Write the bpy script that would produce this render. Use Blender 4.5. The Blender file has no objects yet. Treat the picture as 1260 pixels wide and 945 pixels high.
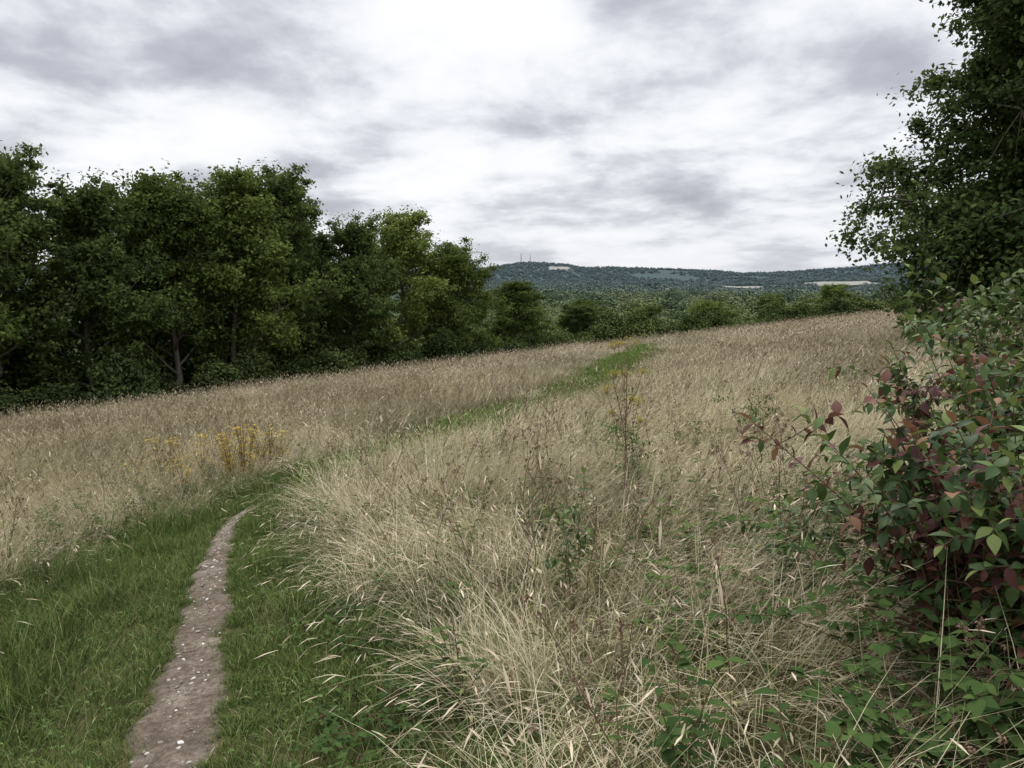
import bpy, math, random
import numpy as np
from mathutils import Vector, noise as mnoise
R = np.random.default_rng(7)
random.seed(7)
scene = bpy.context.scene
scene.view_settings.view_transform = 'Standard'
scene.view_settings.look = 'None'
scene.view_settings.exposure = 0

# ------------------------------------------------------------------ helpers
def link(o):
    scene.collection.objects.link(o); return o

def mk_mesh(name, V, quads=None, tris=None, attrs=None, mats=(), smooth=False, midx=None):
    me = bpy.data.meshes.new(name)
    V = np.asarray(V, dtype=np.float32)
    me.vertices.add(len(V)); me.vertices.foreach_set('co', V.ravel())
    nq = 0 if quads is None else len(quads); nt = 0 if tris is None else len(tris)
    loops = []
    if nq: loops.append(np.asarray(quads, dtype=np.int32).ravel())
    if nt: loops.append(np.asarray(tris, dtype=np.int32).ravel())
    if loops:
        L = np.concatenate(loops)
        me.loops.add(len(L)); me.loops.foreach_set('vertex_index', L)
        me.polygons.add(nq+nt)
        st = np.concatenate([np.arange(nq)*4, nq*4+np.arange(nt)*3]).astype(np.int32)
        me.polygons.foreach_set('loop_start', st)
        if smooth: me.polygons.foreach_set('use_smooth', np.ones(nq+nt, dtype=bool))
        if midx is not None: me.polygons.foreach_set('material_index', np.asarray(midx, dtype=np.int32))
    me.update(calc_edges=True)
    if attrs:
        for k, a in attrs.items():
            at = me.attributes.new(k, 'FLOAT', 'POINT')
            at.data.foreach_set('value', np.asarray(a, dtype=np.float32))
    for m in mats: me.materials.append(m)
    return me

class Acc:
    """accumulates quads with attributes and material indices"""
    def __init__(s): s.V=[]; s.Q=[]; s.M=[]; s.A={}; s.n=0
    def add(s, V, Q, mi, **attrs):
        V=np.asarray(V,dtype=np.float32).reshape(-1,3); Q=np.asarray(Q,dtype=np.int64).reshape(-1,4)
        s.V.append(V); s.Q.append(Q+s.n); s.M.append(np.full(len(Q),mi))
        for k in ('rnd','t'):
            a=attrs.get(k,0.5); a=np.full(len(V),a) if np.isscalar(a) else np.asarray(a).ravel()
            s.A.setdefault(k,[]).append(a)
        s.n+=len(V)
    def mesh(s,name,mats,smooth=False):
        return mk_mesh(name,np.concatenate(s.V),np.concatenate(s.Q),None,
             {k:np.concatenate(v) for k,v in s.A.items()},mats,smooth,np.concatenate(s.M))
    def arrays(s):
        return (np.concatenate(s.V),np.concatenate(s.Q).astype(np.int32),np.concatenate(s.M).astype(np.int32),
                np.concatenate(s.A['rnd']).astype(np.float32),np.concatenate(s.A['t']).astype(np.float32))

def norm(a): return a/np.maximum(np.linalg.norm(a,axis=-1,keepdims=True),1e-9)

def tube(acc, pts, rad, mi, sides=5, rnd=.5):
    pts=np.asarray(pts,dtype=float); n=len(pts)
    rad=np.asarray(rad,dtype=float)
    T=norm(np.gradient(pts,axis=0))
    ref=np.array([0,0,1.]) if abs(T[0][2])<.9 else np.array([1.,0,0])
    U=norm(np.cross(T,ref)); W=np.cross(T,U)
    a=np.arange(sides)*2*math.pi/sides
    V=pts[:,None]+rad[:,None,None]*(np.cos(a)[None,:,None]*U[:,None]+np.sin(a)[None,:,None]*W[:,None])
    q=[]
    for i in range(n-1):
        for j in range(sides):
            k=(j+1)%sides
            q.append((i*sides+j,i*sides+k,(i+1)*sides+k,(i+1)*sides+j))
    acc.add(V,q,mi,rnd=rnd,t=np.repeat(np.linspace(0,1,n),sides))

def quad_leaves(acc, P, nrm, size, mi, rnd, aspect=.6, t=.5, rg=R):
    N=len(P)
    d=norm(rg.normal(size=(N,3)))
    d=norm(d-np.sum(d*nrm,axis=1,keepdims=True)*nrm)
    s=np.cross(nrm,d)
    size=np.broadcast_to(size,(N,))[:,None]
    V=np.stack([P-d*size*.5, P+s*size*aspect*.5, P+d*size*.5, P-s*size*aspect*.5],axis=1)
    Q=np.arange(N*4).reshape(N,4)
    tt=np.repeat(np.broadcast_to(t,(N,)),4)
    acc.add(V,Q,mi,rnd=np.repeat(np.broadcast_to(rnd,(N,)),4),t=tt)

PROF=[.06,.62,1,.9,.52,.03]
def shaped_leaves(acc,P,D,N0,length,wr,mi,rnd,fold=.25,droop=.25,t=.5):
    """ovate leaves, folded on the midrib and drooping, 10 quads each"""
    P=np.asarray(P,float); n=len(P); D=norm(np.asarray(D,float)); N0=np.asarray(N0,float)
    S=norm(np.cross(D,N0)); Nn=np.cross(S,D)
    L=np.broadcast_to(length,(n,))[:,None]; rows=[]
    for k,p in enumerate(PROF):
        f=k/5
        c=P+D*L*f-Nn*L*droop*f*f
        w=L*wr*p*.5
        rows+= [c+S*w+Nn*w*fold, c, c-S*w+Nn*w*fold]
    V=np.stack(rows,axis=1)
    base=[]
    for k in range(5):
        for j in range(2): base.append((k*3+j,k*3+j+1,(k+1)*3+j+1,(k+1)*3+j))
    Q=(np.array(base)[None]+np.arange(n)[:,None,None]*18)
    acc.add(V,Q,mi,rnd=np.repeat(np.broadcast_to(rnd,(n,)),18),t=np.repeat(np.broadcast_to(t,(n,)),18))

def blades(acc,P,az,L,th0,bend,w,mi,rnd,segs=4,prof=None):
    """ribbon grass blades"""
    n=len(P); L=np.broadcast_to(L,(n,)); th0=np.broadcast_to(th0,(n,)); bend=np.broadcast_to(bend,(n,)); w=np.broadcast_to(w,(n,))
    h=np.stack([np.cos(az),np.sin(az),0*az],1); up=np.array([0,0,1.])
    wa=az+math.pi/2+R.normal(0,.7,n); side=np.stack([np.cos(wa),np.sin(wa),0*wa],1)
    pos=P.copy(); rows=[]; ts=[]
    for k in range(segs+1):
        f=k/segs
        ww=w*(1-f**2*.85) if prof is None else w*prof[k]
        rows+=[pos+side*ww[:,None]*.5,pos-side*ww[:,None]*.5]; ts+=[f,f]
        th=th0+bend*(f+.5/segs)**1.3
        pos=pos+(h*np.sin(th)[:,None]+up*np.cos(th)[:,None])*(L/segs)[:,None]
    V=np.stack(rows,1); m=2*(segs+1)
    base=np.array([(2*k,2*k+1,2*k+3,2*k+2) for k in range(segs)])
    Q=base[None]+np.arange(n)[:,None,None]*m
    acc.add(V,Q,mi,rnd=np.repeat(np.broadcast_to(rnd,(n,)),m),t=np.tile(ts,n))
    return pos,h,th

# ------------------------------------------------------------------ materials
def newmat(name):
    m=bpy.data.materials.new(name); m.use_nodes=True; m.node_tree.nodes.clear(); return m,m.node_tree
def nd(nt,typ,**kw):
    n=nt.nodes.new(typ)
    for k,v in kw.items():
        if k=='ins':
            for a,b in v.items():
                if hasattr(b,'is_output') : nt.links.new(b,n.inputs[a])
                else: n.inputs[a].default_value=b
        else: setattr(n,k,v)
    return n
def math_(nt,op,a,b=0.0,c=0.0,clamp=False):
    n=nt.nodes.new('ShaderNodeMath'); n.operation=op; n.use_clamp=clamp
    for i,v in enumerate((a,b,c)):
        if hasattr(v,'is_output'): nt.links.new(v,n.inputs[i])
        else: n.inputs[i].default_value=v
    return n.outputs[0]
def mix(nt,f,a,b,blend='MIX'):
    n=nt.nodes.new('ShaderNodeMix'); n.data_type='RGBA'; n.blend_type=blend
    for s,v in ((n.inputs[0],f),(n.inputs[6],a),(n.inputs[7],b)):
        if hasattr(v,'is_output'): nt.links.new(v,s)
        elif isinstance(v,(tuple,list)): s.default_value=(*v[:3],1)
        else: s.default_value=v
    return n.outputs[2]
def ramp(nt,f,stops,interp='LINEAR'):
    n=nt.nodes.new('ShaderNodeValToRGB'); n.color_ramp.interpolation=interp
    e=n.color_ramp.elements
    while len(e)<len(stops): e.new(.5)
    for i,(p,c) in enumerate(stops):
        e[i].position=p; e[i].color=(*c,1) if len(c)==3 else c
    nt.links.new(f,n.inputs[0]); return n.outputs[0]
def noise(nt,vec,scale,detail=4,rough=.55,dist=0):
    n=nd(nt,'ShaderNodeTexNoise',ins={'Scale':scale,'Detail':detail,'Roughness':rough,'Distortion':dist})
    if vec is not None: nt.links.new(vec,n.inputs['Vector'])
    return n.outputs['Fac']
def attr(nt,name):
    return nd(nt,'ShaderNodeAttribute',attribute_name=name).outputs['Fac']
def wpos(nt): return nd(nt,'ShaderNodeNewGeometry').outputs['Position']
def surf(nt,col,rough=.7,trans=0,spec=.2,tcol=None,bump=None):
    p=nd(nt,'ShaderNodeBsdfPrincipled',ins={'Roughness':rough,'Specular IOR Level':spec})
    nt.links.new(col,p.inputs['Base Color'])
    if bump is not None: nt.links.new(bump,p.inputs['Normal'])
    out=nd(nt,'ShaderNodeOutputMaterial'); s=p.outputs[0]
    if trans>0:
        tr=nd(nt,'ShaderNodeBsdfTranslucent'); nt.links.new(tcol if tcol is not None else col,tr.inputs[0])
        mx=nd(nt,'ShaderNodeMixShader',ins={0:trans}); nt.links.new(s,mx.inputs[1]); nt.links.new(tr.outputs[0],mx.inputs[2]); s=mx.outputs[0]
    nt.links.new(s,out.inputs[0])
def surf_d(nt,col,trans):
    """matt diffuse (+ translucent) - for grass and small leaves"""
    p=nd(nt,'ShaderNodeBsdfDiffuse'); nt.links.new(col,p.inputs[0])
    out=nd(nt,'ShaderNodeOutputMaterial')
    if trans<=0:
        nt.links.new(p.outputs[0],out.inputs[0]); return
    tr=nd(nt,'ShaderNodeBsdfTranslucent'); nt.links.new(col,tr.inputs[0])
    mx=nd(nt,'ShaderNodeMixShader',ins={0:trans}); nt.links.new(p.outputs[0],mx.inputs[1]); nt.links.new(tr.outputs[0],mx.inputs[2])
    nt.links.new(mx.outputs[0],out.inputs[0])
def haze_tint(nt,col,amt=1.0,tgt=(.150,.195,.240)):
    """blueing of distant hazy air, painted into the base colour (depends on world position only)"""
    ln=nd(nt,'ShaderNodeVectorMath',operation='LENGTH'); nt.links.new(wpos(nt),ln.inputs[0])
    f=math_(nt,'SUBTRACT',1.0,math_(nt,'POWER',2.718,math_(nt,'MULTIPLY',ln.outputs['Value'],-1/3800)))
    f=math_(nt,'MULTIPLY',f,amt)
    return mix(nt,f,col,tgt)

def leaf_mat(name,stops,trans=.3,rough=.6,far=False,spec=.25,cheap=False,ow=.3):
    m,nt=newmat(name)
    r=attr(nt,'rnd'); o=nd(nt,'ShaderNodeObjectInfo').outputs['Random']
    v=math_(nt,'ADD',math_(nt,'MULTIPLY',r,1-ow),math_(nt,'MULTIPLY',o,ow))
    col=ramp(nt,v,stops)
    if far: col=haze_tint(nt,col)
    if cheap or far: surf_d(nt,col,trans)
    else: surf(nt,col,rough,trans,spec)
    return m

def bark_mat(name,c1,c2):
    m,nt=newmat(name)
    n=noise(nt,wpos(nt),6,3)
    surf(nt,mix(nt,n,c1,c2),.9,0,.1); return m

M_bark=bark_mat('tree_bark',(.07,.06,.045),(.21,.185,.15))
M_leafA=leaf_mat('broadleaf_foliage',[(0,(.030,.046,.015)),(.38,(.080,.112,.030)),(.72,(.155,.192,.050)),(1,(.25,.27,.08))],.28,cheap=True,ow=.42)
M_leafB=leaf_mat('ash_foliage',[(0,(.030,.048,.018)),(.42,(.082,.116,.036)),(.76,(.160,.198,.058)),(1,(.26,.27,.085))],.28,cheap=True,ow=.42)
M_shrub=leaf_mat('shrub_foliage',[(0,(.024,.038,.014)),(.5,(.056,.078,.027)),(.85,(.105,.128,.042)),(1,(.17,.16,.06))],0,cheap=True,ow=.40)
M_far=leaf_mat('distant_foliage',[(0,(.018,.030,.013)),(.38,(.052,.075,.029)),(.7,(.110,.140,.052)),(1,(.21,.21,.09))],0,far=True,cheap=True,ow=.45)  # leaf colour carries the painted blue of hazy air

# ------------------------------------------------------------------ terrain
def ss(a,b,x):
    t=np.clip((x-a)/(b-a),0,1); return t*t*(3-2*t)
def edge_dist(x,y):
    s1=(x+25)*-.812+(y-38)*.584
    s2=(x+2)*-.359+(y-70)*.933
    return np.maximum(s1,s2)
def px2X(px,Y): return (np.asarray(px)-630)/970*Y
H1x=px2X([-2500,-300,0,300,500,575,600,625,650,690,720,780,850,900,950,1000,1050,1110,1300,1800,4000],4600)
H1z=np.array([345,330,321,323,334,330,327,323,320,322,327,329,330,333,332.5,330,327,322,320,330,345])
H1=(345-H1z)/970*4600+1.6-17
H2x=px2X([-2500,200,560,700,760,850,900,960,1000,1060,1110,1200,2500],2900)
H2=(345-np.array([346,342,346,348,348,350,351,349,345,341,337,334,345]))/970*2900-14
def H(x,y):
    x=np.asarray(x,float); y=np.asarray(y,float)
    xc=np.where(x>55,55+25*np.tanh((x-55)/60),x); xc=np.where(xc<-60,-60+20*np.tanh((xc+60)/40),xc)
    yc=np.where(y<-20,-20+10*np.tanh((y+20)/20),y)
    P=.1037*xc-.0765*yc
    P=P+.02*np.sin(x*1.3+.5*y)+.02*np.sin(y*1.1-x*.4+1)+.05*np.sin(x*.31+1.7)*np.sin(y*.27)
    e=edge_dist(x,y)
    V=-18-25*(1-np.exp(-np.maximum(y-110,0)/1300))
    V=V+2*np.sin(x/90+y/140)+1.5*np.sin(x/47-y/80+2)
    h1=np.interp(x,H1x,H1); h2=np.interp(x,H2x,H2)
    g1=np.exp(-((y-4600)/850)**2); g1=np.where(y>4600,np.maximum(g1,.6),g1)
    g2=np.exp(-((y-2900)/550)**2)
    V=V+(h1+41)*g1+(h2+41)*g2*(1-g1)
    V=V+5*np.sin(x/210+1)*np.sin(y/260)*ss(800,2500,y)
    k=ss(0,52,e)
    return P*(1-k)+V*k

# path centreline
PC=np.array([(-.2,-6),(-.7,-1.5),(-1.12,1.2),(-1.43,3.02),(-2.13,5.25),(-2.80,7.4),(-2.95,8.4),(-2.75,9.6),(-2.28,11.4),(-1.53,13.3),(-.45,16.5),(1.05,19.6),(3.05,26.7),(5.6,38),(8.6,52),(12,66),(15,74)])
def catmull(P,n=24):
    out=[]
    for i in range(1,len(P)-2):
        p0,p1,p2,p3=P[i-1:i+3]
        for t in np.linspace(0,1,n,endpoint=False):
            out.append(.5*((2*p1)+(-p0+p2)*t+(2*p0-5*p1+4*p2-p3)*t*t+(-p0+3*p1-3*p2+p3)*t**3))
    out.append(P[-2]); return np.array(out)
PL=catmull(PC,40)
PT=norm(np.gradient(PL,axis=0))
def path_off(x,y,idx=False):
    """signed lateral offset from path (+ right), and y of nearest point"""
    out=np.empty(len(x)); yy=np.empty(len(x)); jj=np.empty(len(x),int)
    for i in range(0,len(x),20000):
        X=x[i:i+20000]; Y=y[i:i+20000]
        d2=(X[:,None]-PL[None,:,0])**2+(Y[:,None]-PL[None,:,1])**2
        j=d2.argmin(1)
        dx=X-PL[j,0]; dy=Y-PL[j,1]
        sg=np.sign(dx*PT[j,1]-dy*PT[j,0])
        out[i:i+20000]=np.sqrt(d2[np.arange(len(X)),j])*sg; yy[i:i+20000]=PL[j,1]; jj[i:i+20000]=j
    return (out,yy,jj) if idx else (out,yy)
WY=[-6,3,5,7.2,8.6,10,13,20,40,70]
WL=[2.3,1.9,1.7,1.3,.75,.65,.75,.9,1.1,1.2]
WR=[1.15,1.05,1.0,.75,.7,.7,.75,.9,1.1,1.2]

def gspace(lo,hi,fine,n):
    k=np.arcsinh
    a=np.linspace(-k(-lo/fine) if lo<0 else k(lo/fine),k(hi/fine),n)
    return np.sinh(a)*fine
gx=gspace(-9000,9000,9,520); gy=gspace(-400,9500,9,520)
GX,GY=np.meshgrid(gx,gy); GZ=H(GX,GY)
nx,ny=len(gx),len(gy)
idx=np.arange(nx*ny).reshape(ny,nx)
Q=np.stack([idx[:-1,:-1],idx[:-1,1:],idx[1:,1:],idx[1:,:-1]],-1).reshape(-1,4)
m,nt=newmat('meadow_ground')
po=wpos(nt)
n1=noise(nt,po,2.2,4,.65)
near=ramp(nt,n1,[(.25,(.035,.045,.016)),(.5,(.070,.068,.030)),(.75,(.13,.105,.055))])
sp=nd(nt,'ShaderNodeSeparateXYZ'); nt.links.new(po,sp.inputs[0])
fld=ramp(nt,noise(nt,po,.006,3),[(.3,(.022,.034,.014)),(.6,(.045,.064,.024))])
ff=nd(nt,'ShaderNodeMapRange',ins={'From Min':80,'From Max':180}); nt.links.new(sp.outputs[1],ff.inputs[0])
col=haze_tint(nt,mix(nt,ff.outputs[0],near,fld),1.0,(.075,.10,.12))  # hazy distance painted into the ground colour
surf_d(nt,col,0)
M_ground=m
ground=link(bpy.data.objects.new('ground',mk_mesh('ground',np.stack([GX,GY,GZ],-1).reshape(-1,3),Q,mats=[M_ground],smooth=True)))

# ------------------------------------------------------------------ dirt path
m,nt=newmat('trodden_chalky_soil')
po=wpos(nt)
a=noise(nt,po,4.5,6,.7); b=noise(nt,po,30,6,.78)
c=ramp(nt,a,[(.30,(.125,.096,.068)),(.5,(.245,.198,.148)),(.68,(.38,.32,.25))])
c=mix(nt,ramp(nt,b,[(.42,(0,0,0)),(.62,(.85,.85,.85))]),c,(.095,.072,.050))
v=nd(nt,'ShaderNodeTexVoronoi',ins={'Scale':70.0}); nt.links.new(po,v.inputs['Vector'])
fleck=ramp(nt,v.outputs['Distance'],[(.14,(1,1,1)),(.24,(0,0,0))])
sel=ramp(nt,noise(nt,po,18,3),[(.50,(0,0,0)),(.60,(1,1,1))])
c=mix(nt,math_(nt,'MULTIPLY',fleck,sel),c,(.40,.36,.30))
hh=math_(nt,'ADD',b,math_(nt,'MULTIPLY',fleck,.5))
bp=nd(nt,'ShaderNodeBump',ins={'Strength':1.0,'Distance':.04}); nt.links.new(hh,bp.inputs['Height'])
surf(nt,c,.95,0,.1,bump=bp.outputs[0]); M_path=m
sP=np.cumsum(np.r_[0,np.linalg.norm(np.diff(PL,axis=0),axis=1)])
def n1d(s,ph): return np.array([mnoise.noise(Vector((v*1.6,ph,0)))*.7+mnoise.noise(Vector((v*5.5,ph,3)))*.6+mnoise.noise(Vector((v*14,ph,7)))*.5 for v in s])
hwb=np.interp(PL[:,1],[-6,3,5,7,8.3,9.4],[.205,.185,.16,.12,.075,.0])
HWL=hwb*(1+.6*n1d(sP,1.3)); HWR=hwb*(1+.6*n1d(sP,9.1))
kk=PL[:,1]<9.5
fine=PL[kk]; ft=PT[kk]; fn=np.stack([ft[:,1],-ft[:,0]],1); wl=HWL[kk]; wr=HWR[kk]; hw=hwb[kk]
K=15; V=[]
for j in range(K):
    f=-1+2*j/(K-1)
    off=(np.where(f<0,f*wl,f*wr))*1.25
    xy=fine+fn*off[:,None]
    z=H(xy[:,0],xy[:,1])+.012-.045*abs(f)**6+.006*np.sin(xy[:,0]*23+xy[:,1]*5)*np.sin(xy[:,1]*17)
    V.append(np.stack([xy[:,0],xy[:,1],z],1))
V=np.stack(V,1); n=len(fine)
ii=np.arange(n*K).reshape(n,K)
Qp=np.stack([ii[:-1,:-1],ii[:-1,1:],ii[1:,1:],ii[1:,:-1]],-1).reshape(-1,4)
link(bpy.data.objects.new('dirt_path',mk_mesh('dirt_path',V.reshape(-1,3),Qp,mats=[M_path],smooth=True)))

# ------------------------------------------------------------------ scatter (geometry nodes) and bake (one merged mesh)
def source(name,objs):
    col=bpy.data.collections.new(name)
    for i,me in enumerate(objs):
        o=bpy.data.objects.new(f'{name}_part_{i:02d}',me); col.objects.link(o)
    return col
def scatter(name,pts,rot,scl,idx,col):
    me=bpy.data.meshes.new(name); me.vertices.add(len(pts)); me.vertices.foreach_set('co',np.asarray(pts,np.float32).ravel())
    a=me.attributes.new('rot','FLOAT_VECTOR','POINT'); a.data.foreach_set('vector',np.asarray(rot,np.float32).ravel())
    a=me.attributes.new('scl','FLOAT_VECTOR','POINT'); a.data.foreach_set('vector',np.asarray(scl,np.float32).ravel())
    a=me.attributes.new('pick','INT','POINT'); a.data.foreach_set('value',np.asarray(idx,np.int32))
    me.update()
    o=link(bpy.data.objects.new(name,me))
    ng=bpy.data.node_groups.new(name+'_scatter','GeometryNodeTree')
    ng.interface.new_socket(name='Geometry',in_out='INPUT',socket_type='NodeSocketGeometry')
    ng.interface.new_socket(name='Geometry',in_out='OUTPUT',socket_type='NodeSocketGeometry')
    gi=ng.nodes.new('NodeGroupInput'); go=ng.nodes.new('NodeGroupOutput')
    ci=ng.nodes.new('GeometryNodeCollectionInfo'); ci.inputs['Collection'].default_value=col
    ci.inputs['Separate Children'].default_value=True; ci.inputs['Reset Children'].default_value=True
    ip=ng.nodes.new('GeometryNodeInstanceOnPoints'); ip.inputs['Pick Instance'].default_value=True
    def na(nm,dt):
        q=ng.nodes.new('GeometryNodeInputNamedAttribute'); q.data_type=dt; q.inputs['Name'].default_value=nm
        return next(s for s in q.outputs if s.enabled and s.name=='Attribute')
    ng.links.new(gi.outputs[0],ip.inputs['Points']); ng.links.new(ci.outputs[0],ip.inputs['Instance'])
    ng.links.new(na('pick','INT'),ip.inputs['Instance Index'])
    ng.links.new(na('rot','FLOAT_VECTOR'),ip.inputs['Rotation'])
    ng.links.new(na('scl','FLOAT_VECTOR'),ip.inputs['Scale'])
    ng.links.new(ip.outputs[0],go.inputs[0])
    md=o.modifiers.new('scatter','NODES'); md.node_group=ng
    return o
def bake(name,pts,rot,scl,idx,arrs,mats):
    """merge every tuft into one real mesh (much quicker to ray trace than overlapping instances)"""
    VV=[];QQ=[];MM=[];RR=[];TT=[];OO=[]; off=0
    pts=np.asarray(pts); rot=np.asarray(rot); scl=np.asarray(scl); idx=np.asarray(idx)
    for k,(V,Q,M,r,t) in enumerate(arrs):
        s=np.where(idx==k)[0]
        if not len(s): continue
        n=len(s); W=V[None]*scl[s][:,None].astype(np.float32)
        c=np.cos(rot[s,2]).astype(np.float32)[:,None]; sn=np.sin(rot[s,2]).astype(np.float32)[:,None]
        X=W[...,0]*c-W[...,1]*sn; Y=W[...,0]*sn+W[...,1]*c; Z=W[...,2]
        X=X+Z*rot[s,0].astype(np.float32)[:,None]; Y=Y+Z*rot[s,1].astype(np.float32)[:,None]
        P=np.stack([X,Y,Z],-1)+pts[s][:,None].astype(np.float32)
        # follow the ground slope
        P[...,2]+=(.1037*X-.0765*Y)
        VV.append(P.reshape(-1,3)); QQ.append((Q[None]+(np.arange(n)*len(V))[:,None,None]+off).reshape(-1,4))
        MM.append(np.tile(M,n)); RR.append(np.tile(r,n)); TT.append(np.tile(t,n)); OO.append(np.repeat(R.random(n),len(V)))
        off+=n*len(V)
    me=mk_mesh(name,np.concatenate(VV),np.concatenate(QQ),None,{'rnd':np.concatenate(RR),'t':np.concatenate(TT),'tuft':np.concatenate(OO)},mats,False,np.concatenate(MM))
    return link(bpy.data.objects.new(name,me))

# ------------------------------------------------------------------ grasses
def grass_mat(name,tip,base,trans=.3,patchc=None):
    m,nt=newmat(name)
    r=attr(nt,'rnd'); t=attr(nt,'t'); o=nd(nt,'ShaderNodeObjectInfo').outputs['Random']
    o=math_(nt,'FRACT',math_(nt,'ADD',o,attr(nt,'tuft')))
    c=ramp(nt,r,tip)
    bt=ramp(nt,r,base)
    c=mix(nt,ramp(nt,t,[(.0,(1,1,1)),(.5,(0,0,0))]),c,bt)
    if patchc:
        pn=noise(nt,wpos(nt),.22,2,.65)
        c=mix(nt,ramp(nt,pn,[(.40,(0,0,0)),(.64,(.9,.9,.9))]),c,mix(nt,.72,c,patchc))
    c=mix(nt,math_(nt,'MULTIPLY',o,.42),c,mix(nt,1.0,c,(.62,.63,.54),'MULTIPLY'))
    surf_d(nt,c,trans)
    return m
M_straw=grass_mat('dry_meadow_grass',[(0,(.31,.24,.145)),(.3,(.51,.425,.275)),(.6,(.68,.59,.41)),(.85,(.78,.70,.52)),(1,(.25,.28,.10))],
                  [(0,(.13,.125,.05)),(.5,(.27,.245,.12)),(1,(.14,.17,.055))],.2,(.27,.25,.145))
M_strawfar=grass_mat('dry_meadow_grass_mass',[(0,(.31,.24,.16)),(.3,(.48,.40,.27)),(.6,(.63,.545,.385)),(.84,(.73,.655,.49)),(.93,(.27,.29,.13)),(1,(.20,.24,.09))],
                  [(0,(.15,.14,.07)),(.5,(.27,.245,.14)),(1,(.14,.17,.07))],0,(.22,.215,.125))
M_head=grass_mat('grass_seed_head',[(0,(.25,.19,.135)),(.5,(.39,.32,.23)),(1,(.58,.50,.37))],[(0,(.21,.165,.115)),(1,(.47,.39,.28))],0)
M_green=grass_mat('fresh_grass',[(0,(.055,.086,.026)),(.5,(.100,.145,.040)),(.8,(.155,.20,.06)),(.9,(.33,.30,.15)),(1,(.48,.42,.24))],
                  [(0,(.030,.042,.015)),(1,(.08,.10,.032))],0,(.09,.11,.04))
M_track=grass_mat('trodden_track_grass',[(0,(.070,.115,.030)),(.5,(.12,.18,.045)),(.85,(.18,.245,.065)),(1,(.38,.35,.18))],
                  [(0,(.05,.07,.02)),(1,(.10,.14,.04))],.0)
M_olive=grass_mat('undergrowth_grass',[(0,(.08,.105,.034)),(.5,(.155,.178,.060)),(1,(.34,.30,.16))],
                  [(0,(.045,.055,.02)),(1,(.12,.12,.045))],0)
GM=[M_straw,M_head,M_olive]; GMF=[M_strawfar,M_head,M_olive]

def disc(n,r): 
    a=R.uniform(0,6.283,n); q=r*np.sqrt(R.uniform(0,1,n)); return np.stack([q*np.cos(a),q*np.sin(a),0*a],1)
def tuftpos(n,r,k,tr):
    c=disc(k,r); return c[R.integers(0,k,n)]+disc(n,tr)
def straw_clump(ns,rad,L0,L1,w,nol,lod=0,thm=.35,bm=.8,azs=.9):
    acc=Acc()
    P=tuftpos(ns,rad,max(6,ns//6),.07) if lod==0 else disc(ns,rad)
    az=R.normal(0,azs,ns)+np.sin(P[:,0]*5+P[:,1]*3)*.5; L=R.uniform(L0,L1,ns)
    r=R.beta(2,1.6,ns)
    th0=np.abs(R.normal(thm,.22,ns)); bd=np.abs(R.normal(bm,.45,ns))
    end,h,th=blades(acc,P,az,L,th0,bd,w*R.uniform(.7,1.3,ns),0,r,segs=4 if lod==0 else (3 if lod==1 else 2))
    k=R.random(ns)<(.35 if lod<2 else .40)
    e=end[k]; n=k.sum()
    blades(acc,e,az[k],R.uniform(.05,.11,n)*(1 if lod==0 else 1.2),th[k],.3,w*(2.4 if lod==0 else 1.6),1,R.random(n),segs=2,prof=[.5,1,.2])
    P=disc(nol,rad); az=R.uniform(0,6.28,nol)
    blades(acc,P,az,R.uniform(.35,.65,nol)*L0,R.uniform(.1,.5,nol),R.uniform(.2,1.2,nol),w*1.7,2,R.random(nol),segs=2)
    return acc
near=[straw_clump(270,.60,.50,.85,.0038,170).arrays() for _ in range(8)]+[straw_clump(310,.60,.60,1.0,.0040,130,0,.85,1.0,.7).arrays() for _ in range(8)]
mid=[straw_clump(380,.95,.44,.74,.0070,200,1,.35,.75).arrays() for _ in range(8)]
far=[straw_clump(400,1.8,.32,.56,.020,150,2,.25,.5).mesh('straw_f',GMF) for _ in range(5)]
C_far=source('dry_grass_patch',far)

def cand(y0,y1,dens,umax=.95,extra=3.0):
    X0=-(umax*y1+extra); X1=umax*y1+extra
    n=int((X1-X0)*(y1-y0)*dens)
    x=R.uniform(X0,X1,n); y=R.uniform(y0,y1,n)
    k=(np.abs(x)<umax*np.maximum(y,0)+extra); return x[k],y[k]
def jgrid(y0,y1,dens,umax=.82,extra=1.6,jit=.45):
    """jittered grid so that patches cover evenly"""
    s=1/math.sqrt(dens); xs=np.arange(-(umax*y1+extra),umax*y1+extra,s); ys=np.arange(y0,y1,s)
    X,Y=np.meshgrid(xs,ys); X=X.ravel()+R.uniform(-jit,jit,X.size)*s; Y=Y.ravel()+R.uniform(-jit,jit,Y.size)*s
    k=(np.abs(X)<umax*np.maximum(Y,0)+extra); return X[k],Y[k]
def lowf(x,y,s,ph=0):
    return .5+.25*np.sin(x*s+ph+1.3*np.sin(y*s*.7+ph))+.25*np.sin(y*s*1.3+ph*2+1.1*np.sin(x*s*.8))
def eff(x,y): return y+3.0*(lowf(x,y,.55,4)-.5)+R.uniform(-1.6,1.6,len(x))+.0*x
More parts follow.
